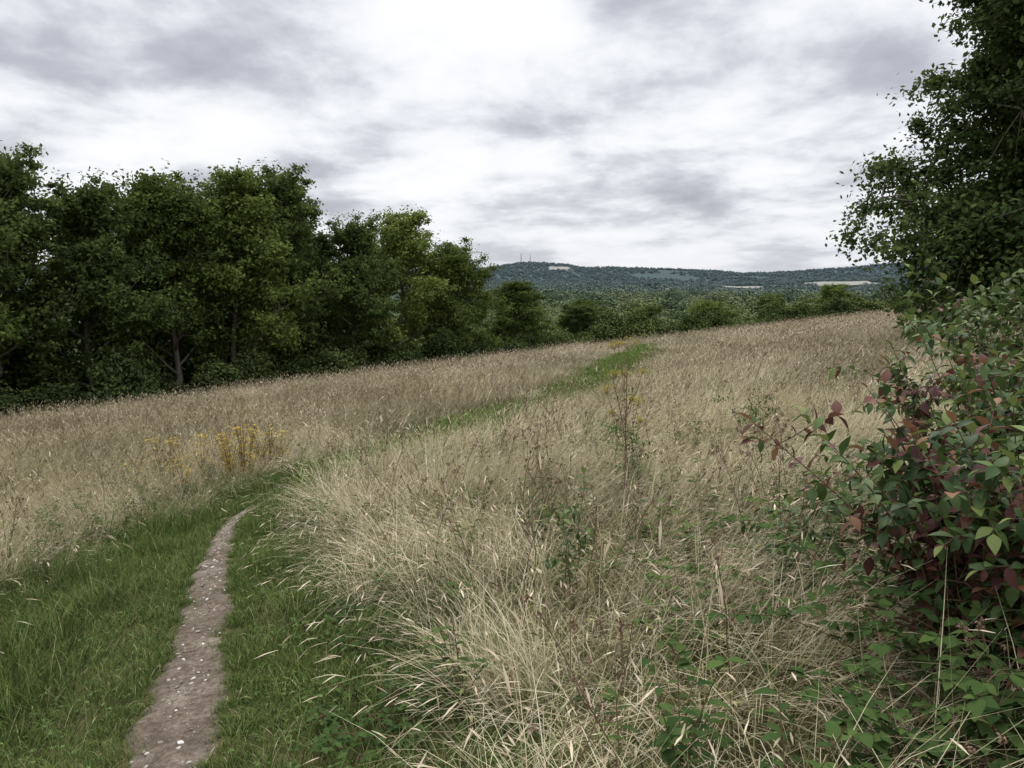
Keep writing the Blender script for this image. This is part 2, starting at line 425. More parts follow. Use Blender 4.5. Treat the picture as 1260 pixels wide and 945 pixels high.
def meadow(name,y0,y1,lo,hi,dens,src,npick,split=None,rad=0,mats=None):
    x,y=jgrid(y0,y1,dens)
    ey=eff(x,y)
    off,yy=path_off(x,y)
    wl=np.interp(yy,WY,WL)+.25*(lowf(x,y,2.1)-.5)+rad; wr=np.interp(yy,WY,WR)+.2*(lowf(x,y,2.7,1)-.5)+rad
    k=((off>wr)|(off<-wl))&(edge_dist(x,y)<1.5)&(x*x+y*y>.5)&(ey>=lo)&(ey<hi)
    x,y,off,wl_,wr_=x[k],y[k],off[k],wl[k],wr[k]
    d=np.where(off>0,off-wr_,-off-wl_)
    sc=.8+.2*ss(0,.6,d); sc*=R.uniform(.85,1.15,len(x))
    hz=sc*(.78+.42*lowf(x,y,.9,3))*(.7+.3*ss(-.1,.8,d))
    z=H(x,y)-.02
    az=-.9+1.5*(lowf(x,y,1.1,2)-.5)*2+R.normal(0,.5,len(x))
    az=np.where((off>0)&(d<.6),math.pi+.5+R.normal(0,.6,len(x)),az)
    rot=np.stack([R.normal(0,.05,len(x)),R.normal(0,.05,len(x)),az],1)
    if split is None: pick=R.integers(0,npick,len(x))
    else:
        lod=(lowf(x,y,1.4,5)+.35*(x>-.8)-.10>R.uniform(.2,.85,len(x)))
        pick=np.where(lod,R.integers(split,npick,len(x)),R.integers(0,split,len(x)))
    a=(name,np.stack([x,y,z],1),rot,np.stack([sc,sc,hz],1),pick,src)
    if mats: bake(*a,mats)
    else: scatter(*a)
    return len(x)
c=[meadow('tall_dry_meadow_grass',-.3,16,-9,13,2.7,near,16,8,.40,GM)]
fr=[straw_clump(34,.16,.35,.75,.0036,40,0,.5,.9,1.0).arrays() for _ in range(6)]
x,y=cand(.6,13,22,.85,1.5); off,yy=path_off(x,y)
wl_=np.interp(yy,WY,WL)+.3*(lowf(x,y,2.1)-.5)-.15; wr_=np.interp(yy,WY,WR)+.3*(lowf(x,y,2.7,1)-.5)-.1
d=np.where(off>0,off-wr_,-off-wl_); k=(d>0)&(d<.55)&(R.random(len(x))<.35+d); x,y,off,d=x[k],y[k],off[k],d[k]
s=R.uniform(.7,1.15,len(x))*(.6+.5*ss(0,.4,d))
bake('verge_dry_grass',np.stack([x,y,H(x,y)-.01],1),np.stack([0*x,0*x,np.where(off>0,math.pi,0)-.3+R.normal(0,.9,len(x))],1),np.stack([s]*3,1),R.integers(0,6,len(x)),fr,GM)
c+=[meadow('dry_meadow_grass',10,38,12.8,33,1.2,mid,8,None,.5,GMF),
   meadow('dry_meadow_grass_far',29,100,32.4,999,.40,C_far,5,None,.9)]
print('tufts',c)

def verge_clump(n,rad,L0,L1,w,segs=3):
    acc=Acc(); P=disc(n,rad); az=R.uniform(0,6.28,n)
    blades(acc,P,az,R.uniform(L0,L1,n),np.abs(R.normal(.3,.28,n)),R.uniform(.1,1.5,n),w*R.uniform(.7,1.3,n),0,np.clip(R.beta(2,2.6,n)+ (R.random(n)<.08)*.5,0,1),segs=segs)
    return acc
def clover(acc,n,rad):
    P=disc(n,rad); P[:,2]=R.uniform(.03,.08,n)
    for j in range(3):
        a=R.uniform(0,6.28,n)+j*2.09
        D=np.stack([np.cos(a),np.sin(a),.1+0*a],1)
        shaped_leaves(acc,P,D,np.tile([0,0,1.],(n,1)),R.uniform(.010,.022,n),.9,1,R.random(n),.2,.2)
M_clover=leaf_mat('verge_weed_leaf',[(0,(.045,.08,.025)),(.6,(.09,.135,.045)),(1,(.13,.18,.06))],0,cheap=True)
vc=[]
for i in range(8):
    a=verge_clump(200,.20,.06,.17,.0034)
    clover(a,5 if i<6 else 20,.19)
    vc.append(a.arrays())
for i in range(4):
    vc.append(verge_clump(150,.19,.14,.30,.0038).arrays())
sm=[verge_clump(40,.06,.03,.10,.003).arrays() for _ in range(5)]
x,y=jgrid(.8,11,32,.82,1.0)
off,yy,jj=path_off(x,y,True)
wl=np.interp(yy,WY,WL)+.45; wr=np.interp(yy,WY,WR)+.4
hwp=np.where(off<0,HWL[jj],HWR[jj])
ed=np.abs(off)-hwp
k=(off<wr)&(off>-wl)&(ed>.10)
x,y,off,ed=x[k],y[k],off[k],ed[k]
sc=(.6+.4*ss(.08,.4,ed))*R.uniform(.75,1.2,len(x))
hz=sc*(.65+.75*lowf(x,y,2.5,4))
pick=np.where((ed>.35)&(R.random(len(x))<.5*lowf(x,y,1.5)+.15*(off>0)),R.integers(8,12,len(x)),R.integers(0,8,len(x)))
bake('green_verge_grass',np.stack([x,y,H(x,y)-.01],1),np.stack([R.normal(0,.1,len(x)),R.normal(0,.1,len(x)),R.uniform(0,6.28,len(x))],1),
        np.stack([sc,sc,hz],1),pick,vc,[M_green,M_clover])
x,y=cand(.9,11,420,.6,.5)
k=np.abs(x-np.interp(y,PL[:,1],PL[:,0]))<.6; x,y=x[k],y[k]
off,yy,jj=path_off(x,y,True); ed=np.abs(off)-np.where(off<0,HWL[jj],HWR[jj])
k=(ed<.16)&((ed>-.04)|((R.random(len(x))<.03)))&(ed+.05*R.random(len(x))>-.3); x,y,ed=x[k],y[k],ed[k]
s=R.uniform(.5,1.15,len(x))*(.55+.5*ss(-.04,.1,ed))
bake('trodden_edge_grass',np.stack([x,y,H(x,y)],1),np.stack([0*x,0*x,R.uniform(0,6.28,len(x))],1),np.stack([s]*3,1),R.integers(0,5,len(x)),sm,[M_green,M_clover])
vf=[verge_clump(420,.6,.08,.20,.012,2).mesh('verge_f',[M_track,M_clover]) for _ in range(4)]
C_vf=source('green_strip_tuft',vf)
x,y=jgrid(10.3,75,3.0,.35,6)
off,yy=path_off(x,y); k=(off<np.interp(yy,WY,WR)+.1)&(off>-np.interp(yy,WY,WL)-.1)&(yy<74)
x,y=x[k],y[k]; sc=R.uniform(.8,1.2,len(x))
scatter('green_track_grass',np.stack([x,y,H(x,y)-.01],1),np.stack([0*x,0*x,R.uniform(0,6.28,len(x))],1),np.stack([sc]*3,1),R.integers(0,4,len(x)),C_vf)

# pebbles on path
m,nt=newmat('chalk_and_flint'); o=nd(nt,'ShaderNodeObjectInfo').outputs['Random']
surf(nt,ramp(nt,o,[(0,(.10,.085,.07)),(.5,(.22,.18,.145)),(.85,(.36,.32,.27)),(1,(.58,.56,.52))]),.8,0,.3); M_peb=m
pebs=[]
import bmesh
for i in range(5):
    bm=bmesh.new(); bmesh.ops.create_icosphere(bm,subdivisions=2,radius=1)
    sx=(1,random.uniform(.6,.9),random.uniform(.4,.6)); of=Vector((i*3.1,0,0))
    for v in bm.verts:
        k=1+.35*mnoise.noise(v.co*1.1+of); v.co=Vector((v.co.x*sx[0]*k,v.co.y*sx[1]*k,v.co.z*sx[2]*k))
    me=bpy.data.meshes.new('pebble'); bm.to_mesh(me); bm.free(); me.materials.append(M_peb); pebs.append(me)
C_peb=source('pebble',pebs)
n=4500; i=R.integers(0,len(fine),n); f=np.clip(R.normal(0,.6,n),-1.1,1.1)
xy=fine[i]+fn[i]*(f*hw[i])[:,None]+R.normal(0,.01,(n,2))
s_=.002+.013*R.random(n)**6
scatter('path_pebbles',np.stack([xy[:,0],xy[:,1],H(xy[:,0],xy[:,1])+.012-.03*np.abs(f)**6+s_*.15],1),R.uniform(-.3,6,(n,3))*np.array([.05,.05,1]),np.stack([s_]*3,1),R.integers(0,5,n),C_peb)

# ------------------------------------------------------------------ trees
def tree_mesh(name,seed,Ht,Rc,base,nleaf,ls,mats,lean=0,droop=0.0,nl=20,clr=.62,low=.20,sub=3):
    rg=np.random.default_rng(seed); acc=Acc()
    n=9; zz=np.linspace(0,Ht*.88,n)
    wob=np.cumsum(rg.normal(0,.16,(n,2)),axis=0)*Ht/12
    wob[0]=0; tr=np.stack([wob[:,0]+lean*zz,wob[:,1],zz],1)
    r0=Ht*.018; tube(acc,tr,np.linspace(r0,r0*.2,n)*np.r_[1.5,np.ones(n-1)],0,7,.5)
    clusters=[]
    for i in range(nl):
        f=base+(1-base)*((i+.5)/nl)**.9; z=f*Ht*.86
        p=np.array([np.interp(z,zz,tr[:,0]),np.interp(z,zz,tr[:,1]),z])
        az=i*2.4+rg.normal(0,.4)
        prof=math.sin(math.pi*min(1,max(.04,((f-base)/(1-base))*(.92-low)+low)))**.8
        L=Rc*prof*rg.uniform(.72,1.15)
        inc=1.25-.75*f+rg.normal(0,.12)
        m=6; pts=[p]; dirn=np.array([math.cos(az)*math.sin(inc),math.sin(az)*math.sin(inc),math.cos(inc)])
        for j in range(m):
            dirn=dirn+rg.normal(0,.12,3)+np.array([0,0,.05-droop*.12*j]); dirn/=np.linalg.norm(dirn)
            pts.append(pts[-1]+dirn*L/m*1.1)
        pts=np.array(pts); rr=r0*(.42-.2*f)
        tube(acc,pts,np.linspace(rr,rr*.18,m+1),0,5,.5)
        for j in range(2,m+1):
            for q in range(sub if j<m else sub+1):
                d2=norm(rg.normal(size=3)+dirn*.5+np.array([0,0,.25-droop*.8])); l2=rg.uniform(.4,1.35)*Rc*.28
                a=pts[j]; b=a+d2*l2*.5; cpt=a+d2*l2+np.array([0,0,-droop*.25*l2])
                tube(acc,np.array([a,b,cpt]),[rr*.28,rr*.18,rr*.07],0,4,.5)
                clusters.append(cpt)
                if rg.random()<.6: clusters.append(b+rg.normal(0,.2,3))
    clusters.append(tr[-1]+np.array([0,0,.3])); clusters.append(tr[-1]+rg.normal(0,.4,3))
    C=np.array(clusters); w=rg.uniform(.3,1.5,len(C)); w/=w.sum()
    k=rg.choice(len(C),nleaf,p=w)
    cr=rg.uniform(.4,1.2,len(C))*clr*Rc/4; crn=rg.random(len(C))
    o=norm(rg.normal(size=(nleaf,3)))*np.minimum(np.abs(rg.normal(0,.60,nleaf))+.12,1.05)[:,None]
    st=rg.uniform(.6,1.4,(len(C),3))
    P=C[k]+o*cr[k][:,None]*np.array([1.15,1.15,.8])*st[k]
    P[:,2]=np.maximum(P[:,2],.05)
    nr=norm(o*.5+rg.normal(size=(nleaf,3))*.6+np.array([0,0,.55]))
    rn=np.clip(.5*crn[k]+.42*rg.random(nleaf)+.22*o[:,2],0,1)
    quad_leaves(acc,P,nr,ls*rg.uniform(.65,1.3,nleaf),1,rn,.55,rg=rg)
    return acc.mesh(name,mats)
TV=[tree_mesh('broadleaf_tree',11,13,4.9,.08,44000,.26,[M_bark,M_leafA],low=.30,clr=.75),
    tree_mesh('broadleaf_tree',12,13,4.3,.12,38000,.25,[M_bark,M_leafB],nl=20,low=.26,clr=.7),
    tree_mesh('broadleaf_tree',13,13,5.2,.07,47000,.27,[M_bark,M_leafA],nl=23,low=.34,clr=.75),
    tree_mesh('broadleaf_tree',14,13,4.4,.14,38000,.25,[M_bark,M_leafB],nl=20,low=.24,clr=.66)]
def place(name,me,x,y,s,rz,sz=None,dz=0):
    o=link(bpy.data.objects.new(name,me)); o.location=(x,y,float(H(x,y))-.05+dz); o.rotation_euler=(0,0,rz)
    o.scale=(s,s,s if sz is None else sz); return o
def along(sd,off):
    bx,by=-2-.584*sd, 70-.812*sd
    return bx-.812*off, by+.584*off
for i,(sd,off,h,v) in enumerate([(2.4,3.2,10.4,2),(7.6,3.6,12.4,0),(12.6,3.4,12.0,1),(19.2,3.6,14.4,3),(24,3.4,13.6,0),(28.5,3.0,13.2,2),(33,3.4,12.8,1),(37.5,3.2,13.4,3),(42,3.3,12.2,2),(47,3.4,12.8,0),(52,3.2,13.0,1),(57,3.5,12.7,3),(62,3.4,13,2),(69,3.4,12,0)]):
    x,y=along(sd,off); s=h/13
    place('ash_tree' if v in(1,3) else 'field_maple_tree',TV[v],x,y,s*1.0,i*1.7,s)
for i,sd in enumerate([5,11,16,23,30,37,44,52,60]):
    x,y=along(sd,9.0+1.2*math.sin(i*2.1)); h=12.4+1.0*math.sin(i*3.3)-(1.2 if i<2 else 0)
    place('oak_tree',TV[(i*3+1)%4],x,y,h/13*1.15,i*2.3+1,(h+1.2)/13)

def bush_mesh(name,seed,Rc,Ht,nleaf,ls,mats,lobes=16):
    rg=np.random.default_rng(seed); acc=Acc()
    C=[];
    for i in range(lobes):
        a=rg.uniform(0,6.28); f=rg.random()**.7; r=Rc*.68*f; z=Ht*(.25+.55*rg.random())*(1-.45*f*f)
        C.append((r*math.cos(a),r*math.sin(a),z))
    for i in range(lobes//2):
        a=rg.uniform(0,6.28); C.append((Rc*.75*math.cos(a),Rc*.75*math.sin(a),Ht*.15))
    C=np.array(C)
    for c_ in C:
        tube(acc,np.array([[c_[0]*.1,c_[1]*.1,0],c_*np.array([.5,.5,.55]),c_]),[.03*Ht/3,.02*Ht/3,.008],0,4,.5)
    k=rg.integers(0,len(C),nleaf); cr=rg.uniform(.16,.40,len(C))*min(Rc,Ht); crn=rg.random(len(C))
    o=norm(rg.normal(size=(nleaf,3)))*np.minimum(.15+np.abs(rg.normal(0,.72,nleaf)),1.4)[:,None]
    P=C[k]+o*cr[k][:,None]*np.array([1,1,.9]); P[:,2]=np.abs(P[:,2])
    nr=norm(o*.6+rg.normal(size=(nleaf,3))*.6+np.array([0,0,.45]))
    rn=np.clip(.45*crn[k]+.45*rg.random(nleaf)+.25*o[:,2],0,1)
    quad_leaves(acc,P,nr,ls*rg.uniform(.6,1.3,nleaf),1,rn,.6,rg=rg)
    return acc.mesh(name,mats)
BV=[bush_mesh('hawthorn_bush',21+i,2.0,3.0,10000,.20,[M_bark,M_shrub],22) for i in range(3)]
for i in range(24):
    sd=-1+i*3.1; x,y=along(sd,1.2+.8*math.sin(i*2.7))
    s=.75+.35*abs(math.sin(i*1.9)); place('hawthorn_bush',BV[i%3],x,y,s,i*1.3,s*(1.0+.3*math.sin(i*4.1)))
for i in range(14):
    sd=-.5+i*5.0; x,y=along(sd,6.0); place('hazel_bush',BV[(i+1)%3],x,y,1.7,i*2.3,2.0 if i>1 else 1.2)
def far_edge(sd,off): return -2+.933*sd-.359*off, 70+.359*sd+.933*off
for i in range(40):
    sd=.5+i*1.65; x,y=far_edge(sd,2.0+1.2*math.sin(i*2.3)+ (3 if sd<20 else 0))
    s=(.70+.42*abs(math.sin(i*2.9+1)))*(1.0 if sd<44 else 1.15)
    place('hedgerow_shrub',BV[i%3],x,y,s*1.05,i*1.9,s*(.92+.35*math.sin(i*5.1))*(.92 if sd>22 else 1.15))
for i,(sd,off,h,w_) in enumerate([(5.5,9,7.8,1.4),(1,16,7.2,1.3),(11,20,9.0,1.2),(16,14,6.2,1.5),(21,22,8.5,1.3),(27,20,7.4,1.5),(35,18,6.6,1.5),(43,16,6.2,1.5),(50,12,5.6,1.6)]):
    x,y=far_edge(sd,off); place('young_oak_tree',TV[i%4],x,y,h/13*w_,i,h/13)

# the large ash on the right boundary
M_ash=leaf_mat('near_ash_foliage',[(0,(.024,.042,.016)),(.45,(.056,.085,.029)),(.8,(.112,.145,.046)),(1,(.19,.21,.068))],.25,cheap=True)
big=tree_mesh('large_ash_tree',31,15,4.4,.03,210000,.17,[M_bark,M_ash],droop=.4,nl=46,clr=.72,low=.42,sub=4)
place('large_ash_tree',big,16.3,22.5,1.0,2.2)
place('large_ash_tree',big,17.6,25.0,.98,4.4)
big2=tree_mesh('sycamore_tree',32,14,4.6,.03,110000,.21,[M_bark,M_ash],droop=.3,nl=34,clr=.85,low=.38)
place('sycamore_tree',big2,17.4,19.0,1.0,2.0)
place('sycamore_tree',big2,31.5,45,.62,1.0)
BH=[bush_mesh('boundary_hedge_shrub',41+i,2.0,3.0,18000,.135,[M_bark,M_shrub],24) for i in range(3)]
for i,(x,y,s,sz) in enumerate([(7.0,7.6,.65,.6),(8.1,9.6,.75,.68),(9.7,12,.85,.78),(11.0,14.5,.9,.85),(12.4,17,1.0,.95),(13.2,19.5,1.1,1.1),(13.6,22,1.15,1.25),(14.8,25,1.15,1.3),(16.6,28,1.15,1.3),(18.8,32,1.15,1.2),(21.4,36.5,1.15,1.15),(24.2,41.5,1.1,1.05),(27.4,47,1.1,1.0),(30.8,53,1.15,1.0),(34.5,60,1.2,1.0),(38.5,67,1.3,1.0),(43,75,1.4,1.05),(48,82,1.4,1.1),(10.5,9,1.0,.9),(6.2,5.6,.6,.55),(8.2,6.6,.8,.7)]):
    place('boundary_hedge_shrub',BH[i%3],x+ .6,y,s,i*2.1,sz)

# ------------------------------------------------------------------ distant country
def crown_mesh(name,seed,n,ls,lobes):
    rg=np.random.default_rng(seed); acc=Acc()
    C=[]
    for i in range(lobes):
        a=rg.uniform(0,6.28); f=math.sqrt(rg.random()); C.append((.33*f*math.cos(a),.33*f*math.sin(a),.30+.42*rg.random()*(1-.5*f)))
    for i in range(lobes//2):
        a=rg.uniform(0,6.28); C.append((.3*math.cos(a),.3*math.sin(a),.16))
    C=np.array(C); k=rg.integers(0,len(C),n); crn=rg.random(len(C)); cr=rg.uniform(.10,.22,len(C))
    o=norm(rg.normal(size=(n,3)))*(rg.random(n)**.35)[:,None]
    P=C[k]+o*cr[k][:,None]
    nr=norm(o*.9+rg.normal(size=(n,3))*.5+np.array([0,0,.35]))
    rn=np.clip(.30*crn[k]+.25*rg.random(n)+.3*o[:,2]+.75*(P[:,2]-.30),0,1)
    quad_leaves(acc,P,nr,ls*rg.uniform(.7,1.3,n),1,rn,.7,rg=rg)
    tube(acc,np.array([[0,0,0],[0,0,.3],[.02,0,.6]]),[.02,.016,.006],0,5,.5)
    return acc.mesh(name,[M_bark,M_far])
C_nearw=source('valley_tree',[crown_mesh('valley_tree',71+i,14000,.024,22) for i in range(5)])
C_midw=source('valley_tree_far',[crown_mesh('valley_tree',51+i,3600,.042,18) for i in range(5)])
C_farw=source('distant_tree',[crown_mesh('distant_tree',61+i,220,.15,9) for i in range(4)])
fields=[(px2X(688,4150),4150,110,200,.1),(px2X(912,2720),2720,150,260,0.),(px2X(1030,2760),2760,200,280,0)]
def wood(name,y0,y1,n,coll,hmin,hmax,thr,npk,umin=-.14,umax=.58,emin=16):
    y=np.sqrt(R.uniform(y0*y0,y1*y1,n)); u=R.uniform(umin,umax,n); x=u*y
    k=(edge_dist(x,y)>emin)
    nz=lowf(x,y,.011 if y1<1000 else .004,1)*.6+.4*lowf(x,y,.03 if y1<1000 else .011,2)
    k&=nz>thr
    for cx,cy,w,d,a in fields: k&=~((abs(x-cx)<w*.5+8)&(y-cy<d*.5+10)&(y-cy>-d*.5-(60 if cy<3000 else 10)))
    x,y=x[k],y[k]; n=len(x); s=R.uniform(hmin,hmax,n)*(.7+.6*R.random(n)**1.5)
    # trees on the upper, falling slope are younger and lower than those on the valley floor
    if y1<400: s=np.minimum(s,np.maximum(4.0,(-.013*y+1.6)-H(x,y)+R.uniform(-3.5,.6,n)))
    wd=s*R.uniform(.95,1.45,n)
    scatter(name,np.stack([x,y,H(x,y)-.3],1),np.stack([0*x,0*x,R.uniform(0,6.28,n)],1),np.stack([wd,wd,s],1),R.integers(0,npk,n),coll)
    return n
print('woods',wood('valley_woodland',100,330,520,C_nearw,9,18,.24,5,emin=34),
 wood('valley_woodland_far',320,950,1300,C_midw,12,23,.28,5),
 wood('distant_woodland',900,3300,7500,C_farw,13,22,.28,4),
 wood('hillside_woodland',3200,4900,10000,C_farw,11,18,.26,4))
m,nt=newmat('stubble_field_soil'); po=wpos(nt)
surf(nt,haze_tint(nt,mix(nt,noise(nt,po,.03,4),(.28,.25,.19),(.22,.20,.15)),.55),.9,0,.05); M_stub=m  # stubble colour partly blended to the painted hazy blue
for cx,cy,w,d,a in fields:
    g=24; U,V_=np.meshgrid(np.linspace(-.5,.5,g),np.linspace(-.5,.5,g))
    X=cx+U*w*(1+.15*np.sin(V_*5))+V_*w*.3; Y=cy+V_*d*(1+.2*np.sin(U*4)); Z=H(X,Y)+(3 if cy>3000 else 5)
    ii=np.arange(g*g).reshape(g,g); q=np.stack([ii[:-1,:-1],ii[:-1,1:],ii[1:,1:],ii[1:,:-1]],-1).reshape(-1,4)
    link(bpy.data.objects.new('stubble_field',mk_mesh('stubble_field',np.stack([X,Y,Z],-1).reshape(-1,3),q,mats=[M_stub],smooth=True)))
m,nt=newmat('galvanised_mast'); c_=nd(nt,'ShaderNodeRGB'); c_.outputs[0].default_value=(.10,.12,.15,1); surf(nt,c_.outputs[0],.6); M_mast=m
for px,hh in ((641,68),(652,54)):
    X=float(px2X(px,4560)); acc=Acc(); w=4.0
    for a in range(3):
        an=a*2.094; tube(acc,np.array([[w*math.cos(an),w*math.sin(an),0],[w*.55*math.cos(an),w*.55*math.sin(an),hh*.5],[w*.25*math.cos(an),w*.25*math.sin(an),hh*.85]]),[.8,.7,.55],0,5)
    for k in range(7):
        f=k/7; z=f*hh*.85; ww=w*(1-.75*f)
        P=[(ww*math.cos(a*2.094),ww*math.sin(a*2.094),z+(hh*.12 if a%2 else 0)) for a in range(4)]
        tube(acc,np.array(P),[.35]*4,0,4)
    tube(acc,np.array([[0,0,hh*.8],[0,0,hh]]),[.7,.4],0,5)
    o=link(bpy.data.objects.new('radio_mast',acc.mesh('radio_mast',[M_mast]))); o.location=(X,4560,float(H(X,4560)))

def flat(name,c1,c2,sc=1.5,rough=.8):
    m,nt=newmat(name); surf(nt,mix(nt,noise(nt,wpos(nt),sc,3),c1,c2),rough,0,.2); return m
M_rend=flat('pale_render',(.34,.34,.33),(.28,.28,.27)); M_brick=flat('red_brick',(.22,.11,.08),(.3,.17,.12)); M_tile=flat('slate_roof',(.11,.11,.115),(.15,.145,.14)); M_win=flat('window_glass',(.03,.035,.04),(.05,.06,.07),.5,.1)
def box(acc,x0,x1,y0,y1,z0,z1,mi=0):
    V=[(x0,y0,z0),(x1,y0,z0),(x1,y1,z0),(x0,y1,z0),(x0,y0,z1),(x1,y0,z1),(x1,y1,z1),(x0,y1,z1)]
    acc.add(V,[(0,3,2,1),(4,5,6,7),(0,1,5,4),(1,2,6,5),(2,3,7,6),(3,0,4,7)],mi)
def house(px,Y,L,W,hh,wall,rz,lift=0):
    X=float(px2X(px,Y)); e=link(bpy.data.objects.new('village_house',None)); e.location=(X,Y,float(H(X,Y))+lift); e.rotation_euler=(0,0,rz)
    def part(n,acc,m):
        o=link(bpy.data.objects.new(n,acc.mesh(n,[m]))); o.parent=e
    a=Acc(); box(a,-L/2,L/2,-W/2,W/2,-6-lift,hh); part('walls',a,wall)
    a=Acc(); rh=W*.45
    V=[(-L/2-.3,-W/2-.4,hh+.02),(L/2+.3,-W/2-.4,hh+.02),(L/2+.3,0,hh+rh),(-L/2-.3,0,hh+rh),(-L/2-.3,W/2+.4,hh+.02),(L/2+.3,W/2+.4,hh+.02)]
    a.add(V,[(0,1,2,3),(3,2,5,4),(0,4,5,1)],0); part('roof',a,M_tile)
    a=Acc(); a.add([(-L/2,-W/2,hh),(-L/2,W/2,hh),(-L/2,.05,hh+rh*.96),(-L/2,-.05,hh+rh*.96),(L/2,-W/2,hh),(L/2,W/2,hh),(L/2,.05,hh+rh*.96),(L/2,-.05,hh+rh*.96)],[(0,1,2,3),(4,5,6,7)],0); part('gables',a,wall)
    a=Acc()
    for fl in (1,3.7):
        for k in range(4):
            cx=-L/2+L*(k+.5)/4; box(a,cx-.6,cx+.6,-W/2-.06,-W/2+.05,fl,fl+1.3)
    part('windows',a,M_win)
    a=Acc(); box(a,L*.3,L*.3+.9,-.5,.5,hh+rh*.6,hh+rh+1.2); part('chimney',a,M_brick)
house(820,1150,6,8,13,M_rend,.2,9)

# ------------------------------------------------------------------ dogwood bush, brambles and meadow plants
m,nt=newmat('dogwood_leaf'); r=attr(nt,'rnd'); t=attr(nt,'t')
c=ramp(nt,r,[(0,(.025,.048,.016)),(.4,(.050,.086,.025)),(.75,(.088,.135,.037)),(1,(.18,.21,.06))])
red=ramp(nt,r,[(0,(.055,.022,.020)),(.5,(.11,.044,.036)),(1,(.23,.12,.06))])
c=mix(nt,ramp(nt,t,[(.55,(0,0,0)),(.7,(1,1,1))]),c,red)
surf(nt,c,.55,.25,.2); M_dog=m
m,nt=newmat('dogwood_twig'); surf(nt,mix(nt,noise(nt,wpos(nt),8,2),(.10,.035,.03),(.10,.09,.04)),.6,0,.3); M_twig=m
M_bram=leaf_mat('bramble_leaf',[(0,(.026,.050,.018)),(.5,(.055,.09,.028)),(.85,(.095,.14,.042)),(1,(.15,.195,.06))],.2,cheap=True)
M_cane=flat('bramble_cane',(.07,.075,.03),(.13,.06,.04),6)
M_yel=leaf_mat('yellowing_leaf',[(0,(.14,.09,.03)),(.5,(.28,.20,.05)),(1,(.44,.34,.09))],.2,cheap=True)
M_umb=leaf_mat('parsnip_flower',[(0,(.22,.18,.03)),(1,(.45,.38,.06))],.2,cheap=True)
M_drystem=flat('dry_stem',(.09,.055,.035),(.16,.10,.06),6)

def shrub(name,bx,by,nst,hgt,spr,leafL,wr,mats,redf,seed,lean=(0,0),leafstart=.25,twigs=6,srad=.4,r0=.007):
    """many-stemmed shrub with opposite leaves"""
    rg=np.random.default_rng(seed); acc=Acc(); LP=[];LD=[];LN=[];LR=[];LT=[]
    def leaves_on(pts,start,step,rd):
        seg=np.linalg.norm(np.diff(pts,axis=0),axis=1); S=np.r_[0,np.cumsum(seg)]; s=S[-1]*start
        ph=rg.uniform(0,3)
        while s<S[-1]:
            p=np.array([np.interp(s,S,pts[:,k]) for k in range(3)])
            q=np.array([np.interp(min(s+.02,S[-1]),S,pts[:,k]) for k in range(3)]); tn=(q-p)/max(np.linalg.norm(q-p),1e-6) if s<S[-1]-.021 else (pts[-1]-pts[-2])/seg[-1]
            u=np.cross(tn,[0,0,1.]); u/=max(np.linalg.norm(u),1e-6); v=np.cross(u,tn)
            for sg in (1,-1):
                a=ph; d=(u*math.cos(a)+v*math.sin(a))*sg+tn*.55+rg.normal(0,.15,3)-np.array([0,0,.15])
                LP.append(p); LD.append(d); LN.append(np.array([0,0,1.])+rg.normal(0,.3,3)+tn*.2); LR.append(rg.random()*.6+rg_cl*.4)
                LT.append(1.0 if rg.random()<rd else 0.0)
            ph+=1.57+rg.normal(0,.2); s+=step*rg.uniform(.7,1.3)
        LP.append(pts[-1]);LD.append(pts[-1]-pts[-2]);LN.append(np.array([0,0.3,1.]));LR.append(.9);LT.append(1.0 if rg.random()<rd else 0.0)
    for i in range(nst):
        a=rg.uniform(0,6.28); q=srad*math.sqrt(rg.random()); x0=bx+q*math.cos(a); y0=by+q*math.sin(a)
        z0=float(H(x0,y0)); h=hgt*rg.uniform(.6,1.08)
        out=np.array([math.cos(a)*q/srad*spr+lean[0]+rg.normal(0,.12),math.sin(a)*q/srad*spr+lean[1]+rg.normal(0,.12),0])
        n=9; f=np.linspace(0,1,n)[:,None]
        pts=np.array([x0,y0,z0])+np.array([0,0,1.])*h*(f-.12*f*f*np.linalg.norm(out))+out*f**1.6*h*.75+np.cumsum(rg.normal(0,.012,(n,3)),axis=0)*hgt
        tube(acc,pts,np.linspace(r0,r0*.25,n),0,5,.5)
        rg_cl=rg.random(); rd=redf*(2.6 if rg.random()<.3 else .3)
        leaves_on(pts,max(leafstart,.3),leafL*.75,rd)
        for k in range(twigs):
            f0=rg.uniform(leafstart,.95); j=min(int(f0*(n-1)),n-2); p=pts[j]+(pts[j+1]-pts[j])*(f0*(n-1)-j)
            az=rg.uniform(0,6.28); l=hgt*rg.uniform(.12,.30); d=np.array([math.cos(az),math.sin(az),rg.uniform(.0,.9)]); d/=np.linalg.norm(d)
            g=np.linspace(0,1,5)[:,None]; tp=p+d*l*g+np.array([0,0,-.12*l])*g*g+np.r_[np.zeros((1,3)),rg.normal(0,.012*hgt,(4,3))]
            tube(acc,tp,np.linspace(r0*.4,r0*.15,5),0,4,.5)
            leaves_on(tp,.15,leafL*.6,rd)
    N=len(LP); LP=np.array(LP);LD=np.array(LD);LN=np.array(LN)
    shaped_leaves(acc,LP,LD,LN,leafL*rg.uniform(.55,1.2,N),wr,1,np.clip(np.array(LR),0,1),.3,rg.uniform(.1,.5),t=np.array(LT))
    return link(bpy.data.objects.new(name,acc.mesh(name,mats)))
shrub('dogwood_bush',2.34,2.85,115,1.20,.52,.070,.55,[M_twig,M_dog],.24,71,lean=(-.03,-.05),leafstart=.10,twigs=10,srad=.62)
shrub('dogwood_bush',3.30,4.1,75,1.55,.55,.070,.55,[M_twig,M_dog],.34,72,leafstart=.15,twigs=9,srad=.8)
